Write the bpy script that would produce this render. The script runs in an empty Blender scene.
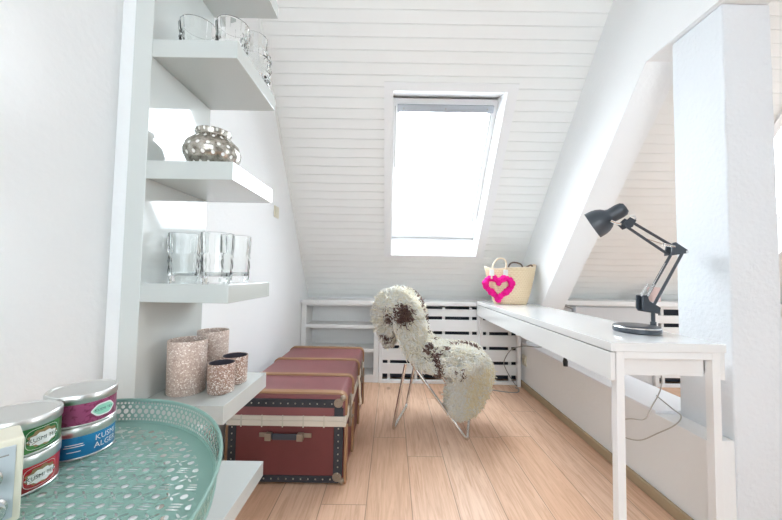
import bpy, bmesh, math, random
import numpy as np
from mathutils import Vector, Matrix

random.seed(7)
rng = np.random.default_rng(7)
C = bpy.context.scene.collection
PI = math.pi

# ------------------------------------------------------------------ materials
class NT:
    """small wrapper to write node trees"""
    def __init__(s, name):
        s.m = bpy.data.materials.new(name); s.m.use_nodes = True
        s.t = s.m.node_tree; s.t.nodes.clear()
        s.out = s.t.nodes.new('ShaderNodeOutputMaterial')
        s.b = s.t.nodes.new('ShaderNodeBsdfPrincipled')
        s.t.links.new(s.b.outputs[0], s.out.inputs[0])
    def link(s, v, sock):
        if isinstance(v, bpy.types.NodeSocket): s.t.links.new(v, sock)
        else:
            if hasattr(sock.default_value, '__len__') and not hasattr(v, '__len__'): v = (v, v, v)
            if sock.type == 'RGBA' and len(v) == 3: v = (*v, 1)
            sock.default_value = v
    def math(s, op, a, b=0.0, c=0.0):
        n = s.t.nodes.new('ShaderNodeMath'); n.operation = op
        s.link(a, n.inputs[0]); s.link(b, n.inputs[1]); s.link(c, n.inputs[2]); return n.outputs[0]
    def coord(s, which='Object'):
        return s.t.nodes.new('ShaderNodeTexCoord').outputs[which]
    def xyz(s, v):
        n = s.t.nodes.new('ShaderNodeSeparateXYZ'); s.link(v, n.inputs[0]); return n.outputs
    def comb(s, x, y, z=0.0):
        n = s.t.nodes.new('ShaderNodeCombineXYZ')
        s.link(x, n.inputs[0]); s.link(y, n.inputs[1]); s.link(z, n.inputs[2]); return n.outputs[0]
    def mapping(s, v, scale):
        n = s.t.nodes.new('ShaderNodeMapping'); s.link(v, n.inputs[0]); n.inputs['Scale'].default_value = scale; return n.outputs[0]
    def noise(s, v, scale, detail=3, rough=.5, dist=0):
        n = s.t.nodes.new('ShaderNodeTexNoise'); s.link(v, n.inputs['Vector'])
        n.inputs['Scale'].default_value = scale; n.inputs['Detail'].default_value = detail
        n.inputs['Roughness'].default_value = rough; n.inputs['Distortion'].default_value = dist
        return n.outputs[0]
    def voro(s, v, scale, feature='F1', out=0):
        n = s.t.nodes.new('ShaderNodeTexVoronoi'); n.feature = feature; s.link(v, n.inputs['Vector'])
        n.inputs['Scale'].default_value = scale; return n.outputs[out]
    def white(s, v):
        n = s.t.nodes.new('ShaderNodeTexWhiteNoise'); n.noise_dimensions = '3D'; s.link(v, n.inputs['Vector']); return n.outputs
    def mix(s, f, a, b, mode='MIX'):
        n = s.t.nodes.new('ShaderNodeMix'); n.data_type = 'RGBA'; n.blend_type = mode
        s.link(f, n.inputs[0]); s.link(a, n.inputs[6]); s.link(b, n.inputs[7]); return n.outputs[2]
    def ramp(s, f, stops):
        n = s.t.nodes.new('ShaderNodeValToRGB'); s.link(f, n.inputs[0]); e = n.color_ramp.elements
        while len(e) < len(stops): e.new(.5)
        for k, (p, c) in zip(e, stops):
            k.position = p; k.color = (*c, 1) if len(c) == 3 else c
        return n.outputs[0]
    def maprange(s, v, a, b, c=0, d=1, kind='SMOOTHSTEP'):
        n = s.t.nodes.new('ShaderNodeMapRange'); n.interpolation_type = kind
        s.link(v, n.inputs[0]); s.link(a, n.inputs[1]); s.link(b, n.inputs[2]); s.link(c, n.inputs[3]); s.link(d, n.inputs[4]); return n.outputs[0]
    def bump(s, h, strength=.3, dist=.002):
        n = s.t.nodes.new('ShaderNodeBump'); s.link(h, n.inputs['Height'])
        n.inputs['Strength'].default_value = strength; n.inputs['Distance'].default_value = dist
        s.t.links.new(n.outputs[0], s.b.inputs['Normal'])
    def set(s, **k):
        for a, v in k.items():
            s.link(v, s.b.inputs[{'col': 'Base Color', 'rough': 'Roughness', 'metal': 'Metallic', 'spec': 'Specular IOR Level',
                                  'coat': 'Coat Weight', 'coatr': 'Coat Roughness', 'alpha': 'Alpha', 'trans': 'Transmission Weight', 'ior': 'IOR',
                                  'sheen': 'Sheen Weight', 'sss': 'Subsurface Weight'}[a]])
        return s

def hexc(r, g, b):
    return tuple(((v / 255 + .055) / 1.055) ** 2.4 if v > 10 else v / 255 / 12.92 for v in (r, g, b))

def simple(name, col, rough=.5, metal=0, coat=0, bump=None, vary=0, spec=.5):
    n = NT(name); n.set(rough=rough, metal=metal, coat=coat, spec=spec)
    v = n.coord()
    c = col
    if vary:
        f = n.noise(v, 9, 4)
        c = n.mix(f, tuple(x * (1 - vary) for x in col), tuple(min(1, x * (1 + vary)) for x in col))
    n.set(col=c)
    if bump: n.bump(n.noise(v, bump[0], 3), bump[1], bump[2])
    return n.m

def plaster(name, col, scale, strength):
    n = NT(name); v = n.coord()
    a = n.noise(v, scale, 5, .6); b = n.voro(v, scale * .6)
    n.set(col=n.mix(n.noise(v, 3, 3), tuple(c * .975 for c in col), col), rough=.85, spec=.25)
    n.bump(n.math('ADD', a, n.math('MULTIPLY', b, .5)), strength, .006)
    return n.m

M = {}
M['plaster'] = plaster('white_plaster', (.89, .90, .90), 70, .22)
M['rough_plaster'] = plaster('rough_white_plaster', (.80, .83, .86), 75, .5)
M['board_paint'] = simple('cream_white_board_paint', (.865, .87, .85), .45, vary=.02, bump=(30, .04, .002))
M['white_paint'] = simple('white_paint', (.86, .865, .865), .35, vary=.01)
M['ivory_paint'] = simple('ivory_white_paint', (.84, .835, .82), .4, vary=.01)
M['white_gloss'] = simple('white_gloss_lacquer', (.86, .87, .87), .14, coat=.5)
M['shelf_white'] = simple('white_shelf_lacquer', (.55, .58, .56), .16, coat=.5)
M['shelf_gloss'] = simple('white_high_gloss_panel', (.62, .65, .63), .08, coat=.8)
M['sill'] = simple('white_sill_paint', (.88, .89, .92), .3)
M['gap_shade'] = simple('gap_shade_backing', (.035, .04, .055), .8)
M['grey_panel'] = simple('light_grey_panel', (.70, .72, .74), .6)
M['base_wood'] = simple('beige_brown_skirting', hexc(176, 155, 126), .5, vary=.08)
M['chrome'] = simple('chrome', (.75, .74, .73), .18, 1)
M['steel'] = simple('brushed_tin_lid', (.72, .72, .70), .32, 1, bump=(60, .05, .001))
M['brass'] = simple('aged_brass', (.33, .27, .21), .45, .6, vary=.15)
M['pale_metal'] = simple('pale_cream_metal_strip', (.70, .66, .58), .45, .25, vary=.12)
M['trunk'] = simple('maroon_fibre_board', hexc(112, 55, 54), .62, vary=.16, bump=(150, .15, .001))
M['trunk_top'] = simple('maroon_fibre_with_glare', hexc(134, 80, 82), .42, vary=.14, bump=(150, .12, .001))  # lid paler than the body: pinkish glare put into its colour
M['slat_wood'] = simple('pale_bent_wood', hexc(160, 120, 86), .5, vary=.2)
M['black_strip'] = simple('black_fibre_strip', (.03, .033, .042), .6, vary=.2)
M['nail'] = simple('nail_head', (.6, .58, .5), .35, .9)
M['black_leather'] = simple('dark_leather', (.05, .055, .07), .5, bump=(120, .2, .001))
M['lamp'] = simple('dark_slate_lamp_paint', (.050, .062, .078), .38, coat=.2)
M['lamp_in'] = simple('white_reflector', (.8, .8, .8), .4)
M['teal'] = None
M['cable'] = simple('grey_cable', (.33, .32, .30), .5)
M['pale_cable'] = simple('beige_grey_cable', (.50, .47, .43), .5)
M['black_plastic'] = simple('black_plastic', (.02, .02, .022), .4)
M['cream_plastic'] = simple('cream_plastic', hexc(226, 220, 200), .35)
M['magenta'] = simple('magenta_wool', (.85, .002, .25), .9, bump=(260, .9, .003), vary=.25)
M['rope'] = simple('natural_rope', hexc(232, 214, 190), .8, bump=(200, .5, .002))
M['brown_leather'] = simple('dark_brown_leather', hexc(96, 74, 60), .5)
M['pink_wax'] = simple('pale_pink_wax', hexc(238, 214, 210), .5)
M['radio_face'] = simple('silver_radio_face', (.62, .66, .70), .35, .35)
M['ink'] = simple('dark_green_ink', (.03, .07, .05), .5)
M['white_ink'] = simple('white_ink', (.85, .87, .88), .5)
M['label_white'] = simple('white_label_paper', (.82, .83, .80), .5)
M['label_mint'] = simple('mint_label_paper', hexc(150, 214, 190), .5)
M['label_brown'] = simple('brown_label_ornament', hexc(150, 125, 85), .5, vary=.4)

def glass(name, col=(1, 1, 1), ior=1.45, rough=0.0):
    n = NT(name); n.set(col=col, rough=rough, trans=1.0, ior=ior); return n.m
M['crystal'] = glass('clear_crystal', (.985, .995, .99), 1.3)
def pane_mat():
    n = NT('window_glass'); t = n.t
    tr = t.nodes.new('ShaderNodeBsdfTransparent'); gl = t.nodes.new('ShaderNodeBsdfGlossy'); gl.inputs['Roughness'].default_value = .02
    mx = t.nodes.new('ShaderNodeMixShader')
    mx.inputs[0].default_value = .05; t.links.new(tr.outputs[0], mx.inputs[1]); t.links.new(gl.outputs[0], mx.inputs[2])
    t.links.new(mx.outputs[0], n.out.inputs[0]); return n.m
M['pane'] = pane_mat()

def floor_mat():
    n = NT('pale_oak_planks'); v = n.coord(); x, y, z = n.xyz(v)
    W = .19
    u = n.math('DIVIDE', n.math('ADD', x, 5.03), W); iu = n.math('FLOOR', u); fu = n.math('FRACT', u)
    off = n.white(n.comb(iu, 3.3, 1.1))[0]
    L = 1.75
    w = n.math('ADD', n.math('DIVIDE', n.math('ADD', y, 9.0), L), off); iw = n.math('FLOOR', w); fw = n.math('FRACT', w)
    rnd = n.white(n.comb(iu, iw, 5.0))[0]
    rnd2 = n.white(n.comb(iw, iu, 9.0))[0]
    base = n.ramp(rnd, [(0, hexc(228, 188, 160)), (.35, hexc(222, 180, 148)), (.7, hexc(233, 200, 175)), (1, hexc(216, 170, 138))])
    shift = n.comb(n.math('ADD', x, n.math('MULTIPLY', rnd, 7)), n.math('ADD', y, n.math('MULTIPLY', rnd2, 13)), 0.0)
    grain = n.noise(n.mapping(shift, (26, 1.6, 1)), 2.2, 6, .6, 1.2)
    fine = n.noise(n.mapping(shift, (120, 4, 1)), 2.5, 3)
    c = n.mix(n.maprange(grain, .35, .75), base, hexc(196, 150, 116))
    c = n.mix(n.math('MULTIPLY', n.maprange(fine, .4, .7), .16), c, hexc(180, 132, 98))
    kn = n.voro(n.mapping(shift, (4.2, 2.0, 1)), 1.0)
    knm = n.maprange(kn, .025, .11, 1, 0)
    c = n.mix(n.math('MULTIPLY', knm, .8), c, hexc(140, 92, 62))
    c = n.mix(.18, c, hexc(232, 200, 176))
    e1 = n.math('MINIMUM', fu, n.math('SUBTRACT', 1, fu)); e2 = n.math('MINIMUM', fw, n.math('SUBTRACT', 1, fw))
    g = n.math('MAXIMUM', n.maprange(e1, .004, .013, 1, 0), n.maprange(e2, .0004, .0013, 1, 0))
    c = n.mix(n.math('MULTIPLY', g, .65), c, hexc(118, 84, 62))
    n.set(col=c, rough=n.maprange(grain, .2, .8, .36, .5), spec=.45)
    n.bump(n.math('SUBTRACT', n.math('MULTIPLY', fine, .2), g), .25, .002)
    return n.m
M['floor'] = floor_mat()

def teal_mats():
    col = hexc(130, 165, 154)
    n = NT('teal_pierced_metal_floor'); v = n.coord(); x, y, z = n.xyz(v)
    S = .038
    def cell(ox, oy, s):
        a = n.math('SUBTRACT', n.math('FRACT', n.math('ADD', n.math('DIVIDE', x, s), ox)), .5)
        b = n.math('SUBTRACT', n.math('FRACT', n.math('ADD', n.math('DIVIDE', y, s), oy)), .5)
        return a, b
    def dots(ox, oy, r):
        a, b = cell(ox, oy, S)
        return n.math('LESS_THAN', n.math('ADD', n.math('MULTIPLY', a, a), n.math('MULTIPLY', b, b)), r * r)
    h = n.math('MAXIMUM', dots(0, 0, .125), dots(.5, .5, .125))
    # leaf shaped slits around the dots
    for ang, ox, oy in ((0, .5, .0), (40, .0, .5), (-40, .0, .5)):
        a, b = cell(ox, oy, S)
        c_, s_ = math.cos(math.radians(ang)), math.sin(math.radians(ang))
        if ang == 0:
            for sg in (.13, -.13, .0):
                q = n.math('SUBTRACT', b, sg)
                e = n.math('ADD', n.math('POWER', n.math('DIVIDE', a, .22), 2), n.math('POWER', n.math('DIVIDE', q, .034), 2))
                h = n.math('MAXIMUM', h, n.math('LESS_THAN', e, 1))
            continue
        p = n.math('ADD', n.math('MULTIPLY', a, c_), n.math('MULTIPLY', b, s_))
        q = n.math('SUBTRACT', n.math('MULTIPLY', b, c_), n.math('MULTIPLY', a, s_))
        p = n.math('SUBTRACT', n.math('ABSOLUTE', p), .17)
        e = n.math('ADD', n.math('POWER', n.math('DIVIDE', p, .13), 2), n.math('POWER', n.math('DIVIDE', q, .035), 2))
        h = n.math('MAXIMUM', h, n.math('LESS_THAN', e, 1))
    # plain border near the edge of the oval
    ex = n.math('ADD', n.math('POWER', n.math('DIVIDE', x, .27), 2), n.math('POWER', n.math('DIVIDE', y, .34), 2))
    h = n.math('MULTIPLY', h, n.math('LESS_THAN', ex, 1))
    n.set(col=n.mix(n.noise(v, 14, 3), tuple(c * .93 for c in col), col), rough=.42, alpha=n.math('SUBTRACT', 1, h), spec=.5)
    f = n.m
    n = NT('teal_pierced_metal_rim'); uv = n.coord('UV'); x, y, z = n.xyz(uv)     # metres along the rim, metres up
    p = .013
    def ring(off, cy, r0, r1, pp):
        a = n.math('MULTIPLY', n.math('SUBTRACT', n.math('FRACT', n.math('ADD', n.math('DIVIDE', x, pp), off)), .5), pp)
        b = n.math('SUBTRACT', y, cy)
        d = n.math('SQRT', n.math('ADD', n.math('MULTIPLY', a, a), n.math('MULTIPLY', b, b)))
        return n.math('MULTIPLY', n.math('LESS_THAN', d, r1), n.math('GREATER_THAN', d, r0))
    h = ring(0, .0200, 0, .0045, p)
    h = n.math('MAXIMUM', h, ring(.5, .0280, 0, .0032, p))
    h = n.math('MAXIMUM', h, ring(.5, .0120, 0, .0032, p))
    h = n.math('MAXIMUM', h, ring(0, .0055, 0, .0019, p * .5))
    h = n.math('MAXIMUM', h, ring(0, .0350, 0, .0020, p * .5))
    n.set(col=col, rough=.42, alpha=n.math('SUBTRACT', 1, h))
    return f, n.m, simple('teal_metal', col, .4)
M['tray_floor'], M['tray_rim'], M['teal'] = teal_mats()

def straw_mat():
    n = NT('woven_palm_straw'); v = n.coord('UV'); x, y, z = n.xyz(v)
    rows = n.math('SINE', n.math('MULTIPLY', y, 2 * PI / .016))
    br = n.math('SINE', n.math('ADD', n.math('MULTIPLY', x, 2 * PI / .018), n.math('MULTIPLY', n.math('FLOOR', n.math('DIVIDE', y, .016)), PI)))
    h = n.math('ADD', n.math('MULTIPLY', rows, .6), n.math('MULTIPLY', br, .4))
    c = n.ramp(n.math('MULTIPLY_ADD', h, .5, .5), [(0, hexc(214, 186, 144)), (.5, hexc(234, 214, 180)), (1, hexc(244, 230, 204))])
    c = n.mix(n.noise(n.coord(), 25, 3), c, hexc(232, 210, 174))
    n.set(col=c, rough=.75); n.bump(h, .5, .003); return n.m
M['straw'] = straw_mat()

def sequin_mat(name, a, b, c):
    n = NT(name); v = n.coord()
    cellc = n.voro(v, 330, out=1)
    r = n.xyz(cellc)[0]
    col = n.ramp(r, [(0, a), (.5, b), (.82, c), (1, (.95, .9, .85))])
    n.set(col=col, rough=.42, metal=.25); n.bump(n.voro(v, 330), .5, .0015); return n.m
M['sequin'] = sequin_mat('rose_silver_sequins', hexc(184, 162, 150), hexc(200, 180, 168), hexc(214, 198, 186))
M['sequin_dark'] = sequin_mat('bronze_sequins', hexc(146, 116, 104), hexc(176, 148, 134), hexc(208, 194, 184))
M['holder_in'] = simple('dark_grey_glass_inside', (.06, .055, .07), .3)

def mercury_mat():
    n = NT('mercury_glass_with_dots'); v = n.coord(); x, y, z = n.xyz(v)
    ang = n.math('ARCTAN2', y, x)
    u = n.math('DIVIDE', ang, 2 * PI / 18)
    w = n.math('DIVIDE', z, .027)
    row = n.math('FLOOR', w)
    a = n.math('SUBTRACT', n.math('FRACT', n.math('ADD', u, n.math('MULTIPLY', row, .5))), .5)
    b = n.math('SUBTRACT', n.math('FRACT', w), .5)
    d = n.math('ADD', n.math('MULTIPLY', a, a), n.math('MULTIPLY', b, b))
    dot = n.math('LESS_THAN', d, .036)
    mott = n.noise(v, 60, 4, .65)
    c = n.ramp(mott, [(.3, (.16, .14, .11)), (.5, (.42, .39, .34)), (.7, (.62, .60, .55))])
    n.set(col=n.mix(dot, c, (.85, .84, .80)), metal=n.math('SUBTRACT', .9, n.math('MULTIPLY', dot, .9)), rough=.22)
    n.bump(n.math('MULTIPLY', dot, -1.0), .5, .004); return n.m
M['mercury'] = mercury_mat()

def tin_mat(name, base, deco, scale):
    n = NT(name); v = n.coord()
    f = n.noise(v, scale, 4, .6, .8)
    n.set(col=n.mix(n.maprange(f, .52, .6), base, deco), rough=.3, metal=.15, coat=.3); return n.m
M['tin_green'] = tin_mat('green_tin_print', hexc(40, 110, 52), hexc(74, 140, 66), 60)
M['tin_red'] = tin_mat('red_tin_print', hexc(192, 24, 44), hexc(160, 50, 50), 55)
M['tin_pink'] = tin_mat('purple_pink_tin_print', hexc(172, 78, 122), hexc(136, 50, 88), 80)
M['tin_blue'] = tin_mat('blue_tin_print', hexc(34, 136, 190), hexc(26, 124, 180), 40)

def fleece_mat():
    n = NT('sheepskin_wool')
    a = n.t.nodes.new('ShaderNodeVertexColor'); a.layer_name = 'wool'
    n.set(col=a.outputs[0], rough=.95, spec=.1, sheen=.3)
    tl = n.t.nodes.new('ShaderNodeBsdfTranslucent'); n.link(a.outputs[0], tl.inputs[0])
    mx = n.t.nodes.new('ShaderNodeMixShader'); mx.inputs[0].default_value = .5
    n.t.links.new(n.b.outputs[0], mx.inputs[1]); n.t.links.new(tl.outputs[0], mx.inputs[2]); n.t.links.new(mx.outputs[0], n.out.inputs[0])
    return n.m
M['wool'] = fleece_mat()

# ------------------------------------------------------------------ mesh helpers
class MB:
    def __init__(s): s.v = []; s.f = []; s.uv = {}
    def add(s, vs, fs):
        k = len(s.v); s.v += [tuple(p) for p in vs]; s.f += [tuple(i + k for i in f) for f in fs]; return s
    def box(s, x0, x1, y0, y1, z0, z1):
        return s.add([(x0,y0,z0),(x1,y0,z0),(x1,y1,z0),(x0,y1,z0),(x0,y0,z1),(x1,y0,z1),(x1,y1,z1),(x0,y1,z1)],
                     [(0,3,2,1),(4,5,6,7),(0,1,5,4),(1,2,6,5),(2,3,7,6),(3,0,4,7)])
    def prism(s, a, b):
        """two loops with the same number of points, capped"""
        k = len(a); vs = list(a) + list(b)
        fs = [tuple(range(k))[::-1], tuple(range(k, 2*k))] + [(i, (i+1) % k, k + (i+1) % k, k + i) for i in range(k)]
        return s.add(vs, fs)
    def lathe(s, prof, n=40, c=(0,0,0), sx=1, sy=1, cap=False):
        vs = []; fs = []
        for r, z in prof:
            for i in range(n):
                t = 2*PI*i/n; vs.append((c[0] + r*sx*math.cos(t), c[1] + r*sy*math.sin(t), c[2] + z))
        for j in range(len(prof)-1):
            for i in range(n):
                a = j*n + i; b = j*n + (i+1) % n; fs.append((a, b, b+n, a+n))
        if cap:
            fs.append(tuple(range(n))[::-1]); fs.append(tuple(range((len(prof)-1)*n, len(prof)*n)))
        return s.add(vs, fs)
    def tube(s, pts, r, n=10, closed=False):
        P = [Vector(p) for p in pts]; k = len(P); rr = r if hasattr(r, '__len__') else [r]*k
        vs = []; fs = []; up = None
        for i in range(k):
            if closed: d = P[(i+1) % k] - P[i-1]
            else: d = P[min(i+1, k-1)] - P[max(i-1, 0)]
            d.normalize()
            if up is None:
                up = Vector((0,0,1)) if abs(d.z) < .9 else Vector((1,0,0))
            a = up - d*up.dot(d)
            if a.length < 1e-5: a = d.orthogonal()
            a.normalize(); up = a; b = d.cross(a)
            for j in range(n):
                t = 2*PI*j/n; vs.append(P[i] + a*math.cos(t)*rr[i] + b*math.sin(t)*rr[i])
        for i in range(k if closed else k-1):
            for j in range(n):
                i2 = (i+1) % k
                fs.append((i*n+j, i*n+(j+1) % n, i2*n+(j+1) % n, i2*n+j))
        if not closed:
            fs.append(tuple(range(n))[::-1]); fs.append(tuple(range((k-1)*n, k*n)))
        return s.add(vs, fs)
    def sphere(s, c, r, n=12, m=8, jit=0):
        vs = [(c[0], c[1], c[2]-r)]; fs = []
        for j in range(1, m):
            ph = -PI/2 + PI*j/m
            for i in range(n):
                t = 2*PI*i/n; q = r*(1 + random.uniform(-jit, jit))
                vs.append((c[0]+q*math.cos(ph)*math.cos(t), c[1]+q*math.cos(ph)*math.sin(t), c[2]+q*math.sin(ph)))
        vs.append((c[0], c[1], c[2]+r)); L = len(vs)-1
        for i in range(n):
            fs.append((0, 1+(i+1) % n, 1+i)); fs.append((L, L-n+i, L-n+(i+1) % n))
        for j in range(m-2):
            for i in range(n):
                a = 1+j*n+i; b = 1+j*n+(i+1) % n; fs.append((a, b, b+n, a+n))
        return s.add(vs, fs)
    def build(s, name, mat, parent=None, bevel=0, smooth=False, world=True, seg=2, subs=0, angle=35):
        me = bpy.data.meshes.new(name)
        o0 = Vector((0,0,0))
        if parent is not None and world: o0 = root_loc(parent)
        me.from_pydata([tuple(Vector(p) - o0) for p in s.v], [], s.f)
        me.validate(); 
        bm = bmesh.new(); bm.from_mesh(me); bmesh.ops.recalc_face_normals(bm, faces=bm.faces); bm.to_mesh(me); bm.free()
        me.materials.append(M[mat] if isinstance(mat, str) else mat)
        ob = bpy.data.objects.new(name, me); C.objects.link(ob)
        if parent is not None: ob.parent = parent
        if smooth:
            me.polygons.foreach_set('use_smooth', [True]*len(me.polygons))
            try: me.set_sharp_from_angle(angle=math.radians(angle))
            except Exception: pass
        if bevel:
            b = ob.modifiers.new('edge', 'BEVEL'); b.width = bevel; b.segments = seg; b.limit_method = 'ANGLE'; b.angle_limit = math.radians(40)
        if subs:
            b = ob.modifiers.new('smooth', 'SUBSURF'); b.levels = subs; b.render_levels = subs
        return ob

def root_loc(o):
    p = Vector((0,0,0))
    while o is not None:
        p += o.location; o = o.parent
    return p
def thing(name, label, cat, loc=(0,0,0), group=None, rz=0):
    o = bpy.data.objects.new(name, None); o.empty_display_size = .05; C.objects.link(o)
    o.location = loc; o.rotation_euler = (0,0,rz)
    return tag(o, label, cat, group)
def tag(o, label, cat, group=None):
    o['label'] = label; o['category'] = cat
    if group: o['group'] = group
    return o
def struct(o, label=None, cat=None):
    o['kind'] = 'structure'
    if label: o['label'] = label
    if cat: o['category'] = cat
    return o
def copy_tree(o, parent=None):
    c = o.copy(); C.objects.link(c)
    if parent is not None: c.parent = parent
    for ch in [x for x in o.children]: copy_tree(ch, c)
    return c
def lerp(a, b, t): return tuple(x + (y-x)*t for x, y in zip(a, b))
def spline(pts, n=8):
    P = [Vector(p) for p in pts]; out = []
    Q = [P[0]*2 - P[1]] + P + [P[-1]*2 - P[-2]]
    for i in range(1, len(Q)-2):
        for k in range(n):
            t = k/n; a, b, c, d = Q[i-1], Q[i], Q[i+1], Q[i+2]
            out.append(.5*((2*b) + (c-a)*t + (2*a-5*b+4*c-d)*t*t + (3*b-a-3*c+d)*t**3))
    out.append(P[-1]); return out
def text_mesh(body, size, extrude=.0):
    cu = bpy.data.curves.new('lettering', 'FONT'); cu.body = body; cu.size = size; cu.align_x = 'CENTER'; cu.align_y = 'CENTER'
    cu.extrude = extrude; cu.resolution_u = 2
    ob = bpy.data.objects.new('lettering', cu); C.objects.link(ob)
    dg = bpy.context.evaluated_depsgraph_get(); ev = ob.evaluated_get(dg); me = ev.to_mesh()
    vs = [tuple(v.co) for v in me.vertices]; fs = [tuple(p.vertices) for p in me.polygons]
    ev.to_mesh_clear(); bpy.data.objects.remove(ob); bpy.data.curves.remove(cu)
    return vs, fs

# ------------------------------------------------------------------ the setting
CA, CB = 4.8774, 1.3106                       # sloping ceiling: Z = CA - CB*Y
def cz(y): return CA - CB*y
SL = math.hypot(1, CB)                        # metres along the slope per metre of Y
NRM = Vector((0, CB, 1)) / SL                 # outward normal
XL, XR = -.81, 4.2
YB = -1.7
ZT = 2.95
YT = (CA - ZT)/CB                             # where the slope meets the flat top
YF = 3.16

struct(MB().box(XL-.1, XR+.1, YB-.1, YF+.1, -.08, 0).build('floor', 'floor'))

SK1 = (-.007, .738, 2.063, 2.847)             # x0, x1, y0, y1 of the skylight hole
SK2 = (2.66, 3.36, 2.115, 2.80)
def sloped_ceiling():
    mb = MB()
    xs = [XL-.05, SK1[0], SK1[1], SK2[0], SK2[1], XR+.05]
    holes = {1: SK1, 3: SK2}
    pitch = .0403; g = .0034; dep = .004
    y0, y1 = YT-.02, YF+.06
    prof = []                                  # (y, depth) polyline across boards
    k0 = math.floor((y0 - 1.809)/pitch)
    y = 1.809 + k0*pitch
    while y < y1 + pitch:
        for yy, d in ((y-g*.5, 0), (y-g*.25, dep), (y+g*.25, dep), (y+g*.5, 0)):
            prof.append((yy, d))
        y += pitch
    def emit(xa, xb, ya, yb):
        pr = [(ya, 0)] + [p for p in prof if ya + 1e-4 < p[0] < yb - 1e-4] + [(yb, 0)]
        vs = []; fs = []
        for yy, d in pr:
            for x in (xa, xb):
                q = Vector((x, yy, cz(yy))) + NRM*d; vs.append(q)
        for i in range(len(pr)-1): fs.append((2*i, 2*i+1, 2*i+3, 2*i+2))
        mb.add(vs, fs)
    for i in range(5):
        if i in holes:
            h = holes[i]; emit(xs[i], xs[i+1], y0, h[2]); emit(xs[i], xs[i+1], h[3], y1)
        else: emit(xs[i], xs[i+1], y0, y1)
    return mb
struct(sloped_ceiling().build('ceiling', 'board_paint'))
struct(MB().box(XL-.1, XR+.1, YB-.1, YT+.02, ZT, ZT+.1).build('ceiling_flat', 'white_paint'))

def gable(x0, x1, name, mat):
    pts = [(YB-.1, -.08), (YF+.1, -.08), (YF+.1, cz(YF+.1)+.1), (YT, ZT+.1), (YB-.1, ZT+.1)]
    return struct(MB().prism([(x0, y, z) for y, z in pts], [(x1, y, z) for y, z in pts]).build(name, mat))
gable(XL-.12, XL, 'wall_left', 'plaster')
# far side wall of the other room, with an unseen window added for fill light
WR = (.2, 1.2, .2, 2.65)
mb = MB(); mb.box(XR, XR+.12, YB-.1, WR[0], -.08, ZT); mb.box(XR, XR+.12, WR[0], WR[1], -.08, WR[2]); mb.box(XR, XR+.12, WR[0], WR[1], WR[3], ZT)
q = [(WR[1], -.08), (YF+.1, -.08), (YF+.1, cz(YF+.1)+.1), (YT, ZT), (WR[1], ZT)]
mb.prism([(XR, y, z) for y, z in q], [(XR+.12, y, z) for y, z in q])
struct(mb.build('wall_right_far', 'plaster'))
mb = MB()
for a, b in ((WR[0], WR[0]+.06), (WR[1]-.06, WR[1]), ((WR[0]+WR[1])/2-.04, (WR[0]+WR[1])/2+.04)): mb.box(XR+.02, XR+.08, a, b, WR[2], WR[3])
mb.box(XR+.02, XR+.08, WR[0]+.06, WR[1]-.06, WR[2], WR[2]+.06); mb.box(XR+.02, XR+.08, WR[0]+.06, WR[1]-.06, WR[3]-.06, WR[3])
w4 = struct(mb.build('added_side_window', 'white_paint', bevel=.004))
MB().box(XR+.048, XR+.052, WR[0]+.05, WR[1]-.05, WR[2]+.05, WR[3]-.05).build('pane', 'pane', w4)
struct(MB().box(XL, XR, YF, YF+.1, 0, cz(YF)+.05).build('wall_front', 'white_paint'))
WB = (-.65, .95, .6, 2.4)  # unseen window behind the camera, added as fill light
mb = MB(); mb.box(XL, WB[0], YB-.1, YB, 0, ZT); mb.box(WB[1], XR, YB-.1, YB, 0, ZT)
mb.box(WB[0], WB[1], YB-.1, YB, 0, WB[2]); mb.box(WB[0], WB[1], YB-.1, YB, WB[3], ZT)
w5 = MB()
for a, b in ((WB[0], WB[0]+.05), (WB[1]-.05, WB[1])): w5.box(a, b, YB-.08, YB-.02, WB[2], WB[3])
w5.box(WB[0]+.05, WB[1]-.05, YB-.08, YB-.02, WB[2], WB[2]+.05); w5.box(WB[0]+.05, WB[1]-.05, YB-.08, YB-.02, WB[3]-.05, WB[3])
w5 = struct(w5.build('added_back_window', 'white_paint', bevel=.004))
MB().box(WB[0]+.04, WB[1]-.04, YB-.052, YB-.048, WB[2]+.04, WB[3]-.04).build('pane', 'pane', w5)
struct(mb.build('wall_back', simple('bounce_cut_taupe', (.34, .33, .31), .8)))  # unseen wall, coloured dark to cut bounce onto the shelf fronts

# side wall: low wall with a sill, sloping band with the opening under it, pillar
YP = 1.215
lo = [(1.175, YP), (1.277, YP), (1.277, YP+.228), (1.425, YP+.2285), (1.425, YF), (1.175, YF)]
LW = MB().prism([(x, y, 0) for x, y in lo], [(x, y, .372) for x, y in lo]); struct(LW.build('wall_right', 'plaster', bevel=.004))
struct(MB().box(1.170, 1.430, YP+.2295, YF-.02, .372, .386).build('trim_1', 'sill', bevel=.003), 'white sill capping the low wall below the desk', 'sill')
def xf(y): return 1.277 - (max(y, YP)-YP)*.06
def xb(y): return 1.462 - (max(y, YP)-YP)*.06
oy = lambda z: 1.563 + (2.05 - z)/1.305
up_pts = [(oy(.386), .386), (YF-.01, .386), (YF-.01, cz(YF-.01)+.02), (YT+.005, ZT+.01), (YB+.005, ZT+.01), (YB+.005, 2.05), (YP, 2.05), (1.563, 2.05)]
struct(MB().prism([(xf(y), y, z) for y, z in up_pts], [(xb(y), y, z) for y, z in up_pts]).build('wall_right_sloped', 'plaster', bevel=.002))
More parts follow.
